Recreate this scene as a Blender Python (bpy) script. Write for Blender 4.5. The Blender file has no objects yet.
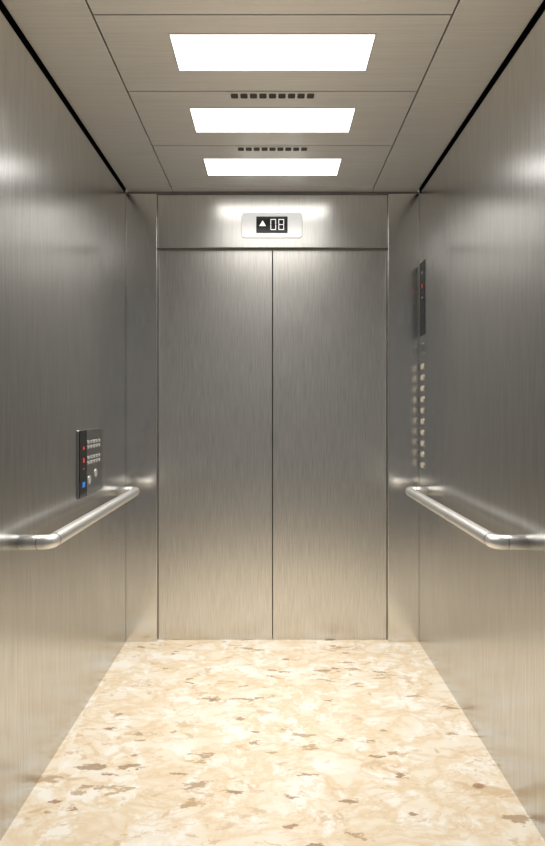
import bpy, bmesh, math
from mathutils import Vector, Matrix

scene = bpy.context.scene
scene.view_settings.view_transform = 'Standard'
scene.view_settings.look = 'None'
COL = scene.collection

CAMZ = 1.243
D = 3.0          # plane of the front return panels
W = 0.785        # half width of the car
Y0 = 0.35        # rear (open) end of the car
H = 2.413        # ceiling height
F = 560.0

# ------------------------------------------------------------ materials
def new_mat(name):
    m = bpy.data.materials.new(name); m.use_nodes = True
    nt = m.node_tree
    return m, nt, nt.nodes['Principled BSDF']

def plain(name, col, rough=0.5, metal=0.0, emit=None, estr=0.0, spec=0.5):
    m, nt, b = new_mat(name)
    b.inputs['Base Color'].default_value = (*col, 1)
    b.inputs['Roughness'].default_value = rough
    b.inputs['Metallic'].default_value = metal
    b.inputs['Specular IOR Level'].default_value = spec
    if emit:
        b.inputs['Emission Color'].default_value = (*emit, 1)
        b.inputs['Emission Strength'].default_value = estr
    return m

def steel(name, scale, col=(0.56, 0.545, 0.52), rough=0.33, var=0.10, rvar=0.08):
    m, nt, b = new_mat(name)
    N, L = nt.nodes, nt.links
    tc = N.new('ShaderNodeTexCoord'); mp = N.new('ShaderNodeMapping')
    mp.inputs['Scale'].default_value = scale
    L.new(tc.outputs['Object'], mp.inputs['Vector'])
    n = N.new('ShaderNodeTexNoise'); n.inputs['Scale'].default_value = 1.0
    n.inputs['Detail'].default_value = 5; n.inputs['Roughness'].default_value = 0.65
    L.new(mp.outputs[0], n.inputs['Vector'])
    mr = N.new('ShaderNodeMapRange'); mr.inputs[1].default_value = 0.25; mr.inputs[2].default_value = 0.75
    mr.inputs[3].default_value = 1 - var; mr.inputs[4].default_value = 1 + var
    L.new(n.outputs['Fac'], mr.inputs[0])
    mul = N.new('ShaderNodeVectorMath'); mul.operation = 'SCALE'
    mul.inputs[0].default_value = col
    L.new(mr.outputs[0], mul.inputs['Scale'])
    L.new(mul.outputs[0], b.inputs['Base Color'])
    mr2 = N.new('ShaderNodeMapRange'); mr2.inputs[1].default_value = 0.25; mr2.inputs[2].default_value = 0.75
    mr2.inputs[3].default_value = rough - rvar; mr2.inputs[4].default_value = rough + rvar
    L.new(n.outputs['Fac'], mr2.inputs[0]); L.new(mr2.outputs[0], b.inputs['Roughness'])
    b.inputs['Metallic'].default_value = 1.0
    return m

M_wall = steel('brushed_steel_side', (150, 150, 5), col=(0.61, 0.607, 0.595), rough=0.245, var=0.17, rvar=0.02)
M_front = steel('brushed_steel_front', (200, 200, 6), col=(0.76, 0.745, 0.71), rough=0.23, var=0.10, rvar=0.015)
M_header = steel('brushed_steel_header', (200, 200, 6), col=(0.72, 0.71, 0.68), rough=0.285, var=0.10, rvar=0.015)
M_door = steel('brushed_steel_door', (190, 190, 7), col=(0.72, 0.70, 0.66), rough=0.32, var=0.17, rvar=0.02)
M_ceil = steel('brushed_steel_ceiling', (3, 140, 140), col=(0.97, 0.95, 0.92), rough=0.44, var=0.07, rvar=0.03)
M_rail = steel('satin_steel_rail', (40, 40, 40), col=(0.82, 0.81, 0.79), rough=0.44, var=0.02, rvar=0.01)
M_white = plain('pale_plate', (0.86, 0.86, 0.85), 0.5, 0.0, emit=(1, 1, 1), estr=0.26)  # no lamp: slight glow added to brighten the plate under grazing light
M_black = plain('black_gap', (0.004, 0.004, 0.004), 0.9, spec=0.1)
M_slot = plain('vent_slot_dark', (0.09, 0.08, 0.07), 0.8)
M_groove = plain('dark_groove', (0.20, 0.185, 0.17), 0.8)
M_glass = plain('black_screen', (0.006, 0.006, 0.007), 0.15)
M_lamp = plain('lamp_diffuser', (1, 1, 1), 0.5, emit=(1.0, 0.985, 0.965), estr=3.0)
M_digit = plain('digit_glow', (1, 1, 1), 0.5, emit=(1, 1, 1), estr=0.5)
M_mark = plain('dim_mark', (0.3, 0.3, 0.3), 0.5)
M_red = plain('red_glow', (0.35, 0.03, 0.02), 0.4, emit=(1, 0.08, 0.04), estr=0.15)
M_blue = plain('blue_glow', (0.02, 0.10, 0.35), 0.4, emit=(0.05, 0.35, 1), estr=0.3)
M_btn = plain('button_cream', (0.52, 0.46, 0.36), 0.45, 0.3, emit=(1, 0.85, 0.62), estr=0.07)
M_btn2 = plain('button_silver', (0.6, 0.59, 0.57), 0.35, 0.5)
M_rim = plain('button_rim', (0.45, 0.44, 0.42), 0.3, 1.0)
M_panel = steel('dark_steel_panel', (200, 200, 6), col=(0.36, 0.36, 0.36), rough=0.33, var=0.04, rvar=0.01)

def floor_mat():
    m, nt, b = new_mat('marble_floor')
    N, L = nt.nodes, nt.links
    tc = N.new('ShaderNodeTexCoord')
    def mapping(sc=None, off=(0, 0, 0)):
        mp = N.new('ShaderNodeMapping'); mp.inputs['Location'].default_value = off
        if sc: mp.inputs['Scale'].default_value = sc
        L.new(tc.outputs['Object'], mp.inputs['Vector']); return mp
    def noise(scale, detail=4, rough=0.55, dist=0.0, sc=None, off=(0, 0, 0)):
        mp = mapping(sc, off)
        n = N.new('ShaderNodeTexNoise'); n.inputs['Scale'].default_value = scale
        n.inputs['Detail'].default_value = detail; n.inputs['Roughness'].default_value = rough
        n.inputs['Distortion'].default_value = dist
        L.new(mp.outputs[0], n.inputs['Vector']); return n
    def ramp(src, stops, interp='LINEAR'):
        r = N.new('ShaderNodeValToRGB'); r.color_ramp.interpolation = interp; e = r.color_ramp.elements
        e[0].position, e[0].color = stops[0][0], (*stops[0][1], 1)
        e[1].position, e[1].color = stops[-1][0], (*stops[-1][1], 1)
        for p, c in stops[1:-1]:
            x = e.new(p); x.color = (*c, 1)
        L.new(src, r.inputs['Fac']); return r
    def mix(a, bcol, fac):
        x = N.new('ShaderNodeMix'); x.data_type = 'RGBA'
        L.new(fac, x.inputs[0]); L.new(a, x.inputs[6])
        if isinstance(bcol, tuple): x.inputs[7].default_value = (*bcol, 1)
        else: L.new(bcol, x.inputs[7])
        return x.outputs[2]
    def mul(a, b_):
        x = N.new('ShaderNodeMath'); x.operation = 'MULTIPLY'
        L.new(a, x.inputs[0])
        if isinstance(b_, float): x.inputs[1].default_value = b_
        else: L.new(b_, x.inputs[1])
        return x.outputs[0]
    def flakes(scale, thr, sc, off, strength, dist, lim):
        mp = mapping(sc, off)
        n = N.new('ShaderNodeTexNoise'); n.inputs['Scale'].default_value = scale * 1.1; n.inputs['Detail'].default_value = 5
        n.inputs['Roughness'].default_value = 0.7
        L.new(mp.outputs[0], n.inputs['Vector'])
        s1 = N.new('ShaderNodeVectorMath'); s1.operation = 'SUBTRACT'; s1.inputs[1].default_value = (0.5, 0.5, 0.5)
        L.new(n.outputs['Color'], s1.inputs[0])
        s2 = N.new('ShaderNodeVectorMath'); s2.operation = 'SCALE'; s2.inputs['Scale'].default_value = dist / scale
        L.new(s1.outputs[0], s2.inputs[0])
        s3 = N.new('ShaderNodeVectorMath'); s3.operation = 'ADD'
        L.new(mp.outputs[0], s3.inputs[0]); L.new(s2.outputs[0], s3.inputs[1])
        v = N.new('ShaderNodeTexVoronoi'); v.voronoi_dimensions = '2D'; v.inputs['Scale'].default_value = scale
        L.new(s3.outputs[0], v.inputs['Vector'])
        sp = N.new('ShaderNodeSeparateColor'); L.new(v.outputs['Color'], sp.inputs[0])
        gt = N.new('ShaderNodeMath'); gt.operation = 'GREATER_THAN'; gt.inputs[1].default_value = thr
        L.new(sp.outputs[0], gt.inputs[0])
        lt = N.new('ShaderNodeMapRange'); lt.inputs[1].default_value = lim; lt.inputs[2].default_value = lim - 0.12
        lt.inputs[3].default_value = 0; lt.inputs[4].default_value = 1
        L.new(v.outputs['Distance'], lt.inputs[0])
        return mul(mul(gt.outputs[0], lt.outputs[0]), strength), sp.outputs[1]
    g = (0, 0, 0); w = (1, 1, 1)
    base = ramp(noise(4.2, 6, 0.60, 0.5, sc=(1, 1.4, 1)).outputs['Fac'],
                [(0.28, (0.84, 0.79, 0.70)), (0.43, (0.81, 0.72, 0.58)), (0.50, (0.75, 0.61, 0.43)),
                 (0.56, (0.81, 0.72, 0.58)), (0.72, (0.85, 0.80, 0.72))])
    white = ramp(noise(9, 5, 0.62, 0.4, off=(3, 1, 0)).outputs['Fac'], [(0.52, g), (0.60, (0.85,)*3)])
    c = mix(base.outputs[0], (0.87, 0.84, 0.77), white.outputs[0])
    vein = ramp(noise(5, 6, 0.62, 0.6, off=(4, 8, 0), sc=(0.7, 1.3, 1)).outputs['Fac'],
                [(0.475, g), (0.490, (0.45,)*3), (0.500, (0.45,)*3), (0.520, g)])
    c = mix(c, (0.68, 0.51, 0.32), vein.outputs[0])
    tan = ramp(noise(13, 5, 0.66, 0.5, off=(7, 4, 0), sc=(0.6, 1.2, 1)).outputs['Fac'], [(0.59, g), (0.63, (0.65,)*3)])
    c = mix(c, (0.60, 0.43, 0.26), tan.outputs[0])
    f1, r1 = flakes(16, 0.950, (0.5, 1.25, 1), (1, 2, 0), 0.8, 2.6, 0.36)
    colr = ramp(r1, [(0.0, (0.32, 0.21, 0.12)), (0.5, (0.50, 0.34, 0.18)), (1.0, (0.40, 0.30, 0.21))])
    c = mix(c, colr.outputs[0], f1)
    f2, r2 = flakes(32, 0.955, (0.5, 1.2, 1), (8, 6, 0), 0.8, 2.4, 0.42)
    colr2 = ramp(r2, [(0.0, (0.30, 0.16, 0.08)), (1.0, (0.48, 0.34, 0.20))])
    c = mix(c, colr2.outputs[0], f2)
    L.new(c, b.inputs['Base Color'])
    b.inputs['Roughness'].default_value = 0.26
    b.inputs['Specular IOR Level'].default_value = 0.4
    return m
M_floor = floor_mat()

# ------------------------------------------------------------ mesh helpers
def mk(name, bm, mat, loc=(0, 0, 0), parent=None, smooth=False, **props):
    me = bpy.data.meshes.new(name)
    bmesh.ops.recalc_face_normals(bm, faces=bm.faces[:])
    bm.to_mesh(me); bm.free()
    for mm in (mat if isinstance(mat, list) else [mat]): me.materials.append(mm)
    if smooth:
        for p in me.polygons: p.use_smooth = True
    o = bpy.data.objects.new(name, me); o.location = loc
    COL.objects.link(o)
    if parent: o.parent = parent
    for k, v in props.items(): o[k] = v
    return o

def add_box(bm, x0, x1, y0, y1, z0, z1, bev=0.0, mi=0):
    r = bmesh.ops.create_cube(bm, size=1.0)
    vs = r['verts']
    for v in vs:
        v.co = Vector(((x0 + x1) / 2 + v.co.x * (x1 - x0), (y0 + y1) / 2 + v.co.y * (y1 - y0), (z0 + z1) / 2 + v.co.z * (z1 - z0)))
    fs = {f for v in vs for f in v.link_faces}
    for f in fs: f.material_index = mi
    if bev:
        es = {e for v in vs for e in v.link_edges}
        bmesh.ops.bevel(bm, geom=list(es), offset=bev, segments=2, affect='EDGES', profile=0.5)

def rrect(bm, w, h, t, r, axis, seg=6, mi=0, off=(0, 0, 0), edge=0.0):
    pts = []
    for cx, cy, a0 in ((w/2-r, h/2-r, 0), (-w/2+r, h/2-r, 90), (-w/2+r, -h/2+r, 180), (w/2-r, -h/2+r, 270)):
        for i in range(seg + 1):
            a = math.radians(a0 + 90 * i / seg); pts.append((cx + r*math.cos(a), cy + r*math.sin(a)))
    def P(u, v, n):
        if axis == 'y': p = (u, -n, v)
        elif axis == 'x+': p = (n, u, v)
        elif axis == 'x-': p = (-n, u, v)
        else: p = (u, v, -n)
        return Vector(p) + Vector(off)
    e = edge or min(t * 0.4, 0.0015)
    def ring(n, ins):
        sx = (w - 2*ins) / w; sy = (h - 2*ins) / h
        return [bm.verts.new(P(u*sx, v*sy, n)) for u, v in pts]
    rings = [ring(0, 0), ring(t - e, 0), ring(t, e)]
    k = len(pts)
    fs = []
    for a, b_ in zip(rings, rings[1:]):
        for i in range(k): fs.append(bm.faces.new((a[i], a[(i+1) % k], b_[(i+1) % k], b_[i])))
    fs.append(bm.faces.new(rings[-1])); fs.append(bm.faces.new(rings[0][::-1]))
    for f in fs: f.material_index = mi

def empty(name, loc, **props):
    o = bpy.data.objects.new(name, None); o.location = loc; o.empty_display_size = 0.1
    COL.objects.link(o)
    for k, v in props.items(): o[k] = v
    return o

# ------------------------------------------------------------ shell
bm = bmesh.new(); add_box(bm, -W - 0.04, W + 0.04, Y0, D + 0.12, -0.04, 0)
mk('floor', bm, M_floor, kind='structure', label='polished cream marble floor with tan and brown flecks')

WT = H - 0.018
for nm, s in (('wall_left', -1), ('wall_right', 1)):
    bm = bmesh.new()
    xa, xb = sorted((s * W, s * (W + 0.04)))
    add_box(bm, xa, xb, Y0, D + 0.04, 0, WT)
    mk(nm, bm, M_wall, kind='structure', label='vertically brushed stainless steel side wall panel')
for i, s in enumerate((-1, 1)):
    bm = bmesh.new()
    xa, xb = sorted((s * (W + 0.012), s * (W + 0.04)))
    add_box(bm, xa, xb, Y0, D + 0.04, WT, H + 0.05)
    mk('trim_%d' % (i + 1), bm, M_black, kind='structure', label='black shadow gap strip between wall and ceiling')

DW = 0.620
DH = 2.111
bm = bmesh.new()
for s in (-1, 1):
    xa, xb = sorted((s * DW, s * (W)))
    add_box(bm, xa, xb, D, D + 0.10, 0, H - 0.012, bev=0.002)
n0 = set(bm.faces)
add_box(bm, -DW + 0.002, DW - 0.002, D + 0.012, D + 0.10, DH + 0.006, H - 0.012, bev=0.002)
for f in bm.faces:
    if f not in n0: f.material_index = 1
mk('wall_front', bm, [M_front, M_header], kind='structure', label='brushed steel front return columns and header around the doors')
bm = bmesh.new()
add_box(bm, -DW, DW, D + 0.022, D + 0.10, DH - 0.002, DH + 0.006)
add_box(bm, -W, W, D + 0.004, D + 0.10, H - 0.012, H + 0.001)
mk('trim_3', bm, M_groove, kind='structure', label='dark joint above the doors and header')
for i, s in enumerate((-1, 1)):
    bm = bmesh.new()
    xa, xb = sorted((s * 0.002, s * (DW - 0.002)))
    add_box(bm, xa, xb, D + 0.032, D + 0.075, 0.001, DH - 0.003, bev=0.002)
    mk('door_%d' % (i + 1), bm, M_door, kind='structure', label='vertically brushed stainless steel sliding elevator door panel')
bm = bmesh.new(); add_box(bm, -W, W, D + 0.101, D + 0.12, 0, H)
mk('wall_shaft', bm, M_black, kind='structure', label='dark shaft behind the doors')

G = 0.002
XI = 0.534
seams = [0.27, 0.412, 0.5545, 0.6875, 0.829, 0.978]
ys = [s * D for s in seams]
bm = bmesh.new()
add_box(bm, -W + 0.010, -XI - G, Y0, D - 0.001, H, H + 0.03, bev=0.0015)
add_box(bm, XI + G, W - 0.010, Y0, D - 0.001, H, H + 0.03, bev=0.0015)
add_box(bm, -XI + G, XI - G, ys[-1] + G, D - 0.001, H, H + 0.03, bev=0.0015)
LH, LW = 0.0975, 0.326
lamp_y = [c * D for c in (0.903, 0.7575, 0.6145)]
for a, b_ in zip(ys, ys[1:]):
    ya, yb = a + G, b_ - G
    lc = [c for c in lamp_y if ya < c < yb]
    z0 = H + 0.004
    if lc:
        c = lc[0]
        add_box(bm, -XI + G, XI - G, ya, c - LH, z0, H + 0.03)
        add_box(bm, -XI + G, XI - G, c + LH, yb, z0, H + 0.03)
        add_box(bm, -XI + G, -LW, c - LH, c + LH, z0, H + 0.03)
        add_box(bm, LW, XI - G, c - LH, c + LH, z0, H + 0.03)
    else:
        add_box(bm, -XI + G, XI - G, ya, yb, z0, H + 0.03)
add_box(bm, -XI + G, XI - G, Y0, ys[0] - G, H + 0.004, H + 0.03)
add_box(bm, -W - 0.04, W + 0.04, Y0, D + 0.1, H + 0.05, H + 0.07, mi=1)
add_box(bm, -W + 0.01, -XI + 0.03, Y0, D, H + 0.0301, H + 0.05, mi=1)
add_box(bm, XI - 0.03, W - 0.01, Y0, D, H + 0.0301, H + 0.05, mi=1)
for y in ys: add_box(bm, -XI, XI, y - 0.01, y + 0.01, H + 0.0301, H + 0.05, mi=1)
mk('ceiling', bm, [M_ceil, M_groove], kind='structure', label='brushed steel panelled ceiling with dark seams')

for c in lamp_y:
    e = empty('ceiling_light', (0, c, H + 0.004), label='flush rectangular white glowing ceiling light panel',
              category='ceiling light', group='ceiling light panels')
    bm = bmesh.new()
    fw = 0.005
    add_box(bm, -LW, LW, -LH, -LH + fw, -0.001, 0.02); add_box(bm, -LW, LW, LH - fw, LH, -0.001, 0.02)
    add_box(bm, -LW, -LW + fw, -LH + fw, LH - fw, -0.001, 0.02); add_box(bm, LW - fw, LW, -LH + fw, LH - fw, -0.001, 0.02)
    mk('lamp_frame', bm, M_rail, parent=e)
    bm = bmesh.new(); add_box(bm, -LW + fw, LW - fw, -LH + fw, LH - fw, 0.001, 0.012)
    mk('lamp_diffuser', bm, M_lamp, parent=e)
    ld = bpy.data.lights.new('downlight', 'AREA'); ld.shape = 'RECTANGLE'
    ld.size = 2 * (LW - fw); ld.size_y = 2 * (LH - fw)
    ld.spread = math.radians(112); ld.energy = 7.6; ld.color = (1.0, 0.97, 0.925)
    lo = bpy.data.objects.new('lamp_downlight', ld); lo.location = (0, 0, -0.002); COL.objects.link(lo); lo.parent = e

# vents
for yv in (0.839 * D, 0.697 * D):
    e = empty('air_vent', (0, yv, H + 0.004), label='narrow ceiling air vent with a row of dark slots',
              category='air vent', group='ceiling air vents')
    bm = bmesh.new()
    add_box(bm, -0.165, 0.165, -0.024, 0.024, -0.0015, 0.0, bev=0.0005)
    mk('vent_plate', bm, M_ceil, parent=e)
    for k in range(9):
        bm = bmesh.new()
        xc = (k - 4) * 0.0355
        rrect(bm, 0.027, 0.030, 0.0012, 0.005, 'z-', seg=3, edge=0.0003)
        mk('vent_slot', bm, M_slot, loc=(xc, 0, -0.0016), parent=e)

# ------------------------------------------------------------ floor indicator
e = empty('floor_indicator', (0.0, D + 0.012, 2.165), label='pale plate with black screen showing an up arrow and 08',
          category='floor display')
bm = bmesh.new(); rrect(bm, 0.327, 0.137, 0.002, 0.019, 'y')
mk('bezel', bm, M_rim, parent=e, loc=(-0.003, 0, 0.07), label='thin grey metal edge')
bm = bmesh.new(); rrect(bm, 0.322, 0.132, 0.003, 0.017, 'y')
mk('plate', bm, M_white, parent=e, loc=(-0.003, -0.0015, 0.07))
bm = bmesh.new(); rrect(bm, 0.168, 0.088, 0.003, 0.003, 'y')
mk('screen', bm, M_glass, parent=e, loc=(-0.003, -0.0046, 0.073), label='black screen')
def seg_digit(name, segs, x):
    bm = bmesh.new(); w, h, t = 0.030, 0.058, 0.0038
    S = {'a': (-w/2, w/2, h/2-t, h/2), 'd': (-w/2, w/2, -h/2, -h/2+t), 'g': (-w/2+t, w/2-t, -t/2, t/2),
         'f': (-w/2, -w/2+t, 0.001, h/2-t-0.001), 'b': (w/2-t, w/2, 0.001, h/2-t-0.001),
         'e': (-w/2, -w/2+t, -h/2+t+0.001, -0.001), 'c': (w/2-t, w/2, -h/2+t+0.001, -0.001)}
    for s in segs:
        a = S[s]; add_box(bm, a[0], a[1], -0.001, 0, a[2], a[3])
    mk(name, bm, M_digit, parent=e, loc=(x, -0.0077, 0.073), label='lit white digit')
seg_digit('digit', 'abcdef', 0.004)
seg_digit('digit', 'abcdefg', 0.047)
bm = bmesh.new()
tri = [(-0.018, -0.013), (0.018, -0.013), (0.0, 0.017)]
va = [bm.verts.new((x, 0, z)) for x, z in tri]; vb = [bm.verts.new((x, -0.001, z)) for x, z in tri]
bm.faces.new(va); bm.faces.new(vb[::-1])
for i in range(3): bm.faces.new((va[i], va[(i+1) % 3], vb[(i+1) % 3], vb[i]))
mk('arrow', bm, M_digit, parent=e, loc=(-0.053, -0.0077, 0.078), label='lit white up arrow')

# ------------------------------------------------------------ handrails
def tube(bm, pts, r, seg=24):
    rings = []
    for i, p in enumerate(pts):
        p = Vector(p)
        t = (Vector(pts[min(i+1, len(pts)-1)]) - Vector(pts[max(i-1, 0)])).normalized()
        up = Vector((0, 0, 1)); sd = t.cross(up).normalized()
        rings.append([bm.verts.new(p + sd*math.cos(2*math.pi*k/seg)*r + up*math.sin(2*math.pi*k/seg)*r) for k in range(seg)])
    for a, b_ in zip(rings, rings[1:]):
        for k in range(seg): bm.faces.new((a[k], a[(k+1) % seg], b_[(k+1) % seg], b_[k]))
    bm.faces.new(rings[0][::-1]); bm.faces.new(rings[-1])
RX, RZ, RR = 0.092, CAMZ - 0.412, 0.0225
yn, yf = 0.582 * D, 0.950 * D
for s in (-1, 1):
    e = empty('handrail', (s * W, (yn + yf) / 2, RZ), label='round satin stainless steel handrail returning to the side wall',
              category='handrail', group='elevator handrails')
    h = (yf - yn) / 2; er = 0.023
    def X(d): return -s * d
    pts = [(X(0.0), -h, 0), (X(RX - er), -h, 0)]
    for k in range(1, 9):
        a = math.radians(90 * k / 8); pts.append((X(RX - er + er * math.sin(a)), -h + er - er * math.cos(a), 0))
    pts2 = [(p[0], -p[1], 0) for p in pts]
    bm = bmesh.new(); tube(bm, pts + pts2[::-1], RR)
    mk('rail_bar', bm, M_rail, parent=e, smooth=True)
    for sy in (-1, 1):
        bm = bmesh.new(); tube(bm, [(X(RX), sy * (h - er - 0.004), 0), (X(RX), sy * (h - er - 0.008), 0)], RR + 0.0006, 24)
        mk('joint_ring', bm, M_rim, parent=e)
        bm = bmesh.new(); tube(bm, [(X(RX - er - 0.012), sy * h, 0), (X(RX - er - 0.015), sy * h, 0)], RR + 0.0006, 24)
        mk('joint_ring', bm, M_rim, parent=e)

# ------------------------------------------------------------ tall control panel (right wall)
e = empty('control_panel', (W, 2.922, 0.90), label='tall steel car operating panel with black display and button column',
          category='elevator control panel')
bm = bmesh.new(); rrect(bm, 0.128, 1.16, 0.002, 0.004, 'x-')
mk('faceplate', bm, M_wall, parent=e, loc=(0, 0, 0.575))
bm = bmesh.new(); rrect(bm, 0.10, 0.385, 0.002, 0.004, 'x-')
mk('display', bm, M_glass, parent=e, loc=(-0.0021, 0, 0.925), label='glossy black display')
for zz, hh in ((1.06, 0.014), (0.99, 0.02), (0.93, 0.008)):
    bm = bmesh.new(); rrect(bm, 0.022, hh, 0.001, 0.002, 'x-', seg=2)
    mk('display_mark', bm, M_red if hh == 0.02 else M_mark, parent=e, loc=(-0.0042, 0, zz))
bm = bmesh.new(); rrect(bm, 0.05, 0.05, 0.004, 0.008, 'x-')
mk('key_switch', bm, M_rim, parent=e, loc=(-0.0021, 0, 0.665))
for k in range(10):
    z = 1.469 - 0.0572 * k - 0.90
    bm = bmesh.new(); rrect(bm, 0.068, 0.034, 0.002, 0.0165, 'x-')
    b0 = mk('button', bm, M_rim, parent=e, loc=(-0.0021, 0, z))
    bm = bmesh.new(); rrect(bm, 0.056, 0.025, 0.0015, 0.0123, 'x-')
    mk('button_cap', bm, M_btn, parent=b0, loc=(-0.0021, 0, 0))

# ------------------------------------------------------------ low control panel (left wall)
ya, yb = 0.752 * D, 0.857 * D
zc = CAMZ - 0.222
e = empty('accessible_control_panel', (-W, (ya + yb) / 2, zc - 0.14), label='low horizontal steel control panel with small buttons and black strip',
          category='elevator control panel')
bm = bmesh.new(); rrect(bm, yb - ya, 0.28, 0.005, 0.005, 'x+')
mk('faceplate', bm, M_panel, parent=e, loc=(0, 0, 0.14))
bw = 0.088
bm = bmesh.new(); rrect(bm, bw, 0.275, 0.003, 0.004, 'x+')
mk('display', bm, M_glass, parent=e, loc=(0.0051, -(yb - ya) / 2 + bw / 2 + 0.002, 0.14), label='glossy black display')
yc = -(yb - ya) / 2 + bw / 2 + 0.004
for zz, mt, w_, h_ in ((0.205, M_red, 0.022, 0.014), (0.155, M_red, 0.024, 0.02), (0.12, M_red, 0.012, 0.01), (0.055, M_blue, 0.032, 0.022)):
    bm = bmesh.new(); rrect(bm, w_, h_, 0.001, 0.004, 'x+', seg=3)
    mk('display_mark', bm, mt, parent=e, loc=(0.0082, yc, zz))
for r in range(4):
    for c_ in range(5):
        bm = bmesh.new(); rrect(bm, 0.024, 0.014, 0.002, 0.005, 'x+', seg=4)
        zz = (0.226, 0.205, 0.160, 0.139)[r]
        mk('button', bm, M_btn2, parent=e, loc=(0.0051, -0.042 + 0.037 * c_, zz))
for c_ in range(2):
    bm = bmesh.new(); rrect(bm, 0.036, 0.036, 0.003, 0.0175, 'x+', seg=8)
    mk('button', bm, M_btn2, parent=e, loc=(0.0051, -0.03 + 0.085 * c_, 0.065 + 0.02 * c_))

# ------------------------------------------------------------ world, camera
w = bpy.data.worlds.new('World'); scene.world = w; w.use_nodes = True
w.node_tree.nodes['Background'].inputs[0].default_value = (1.0, 0.985, 0.965, 1)
w.node_tree.nodes['Background'].inputs[1].default_value = 0.17

cam = bpy.data.cameras.new('camera'); co = bpy.data.objects.new('camera', cam); COL.objects.link(co)
co.location = (0, 0, CAMZ); co.rotation_euler = (math.radians(90), 0, 0)
cam.sensor_fit = 'HORIZONTAL'; cam.sensor_width = 36; cam.lens = 36 * F / 545
cam.shift_y = -13 / 545; cam.shift_x = 0
cam.clip_start = 0.02
scene.camera = co
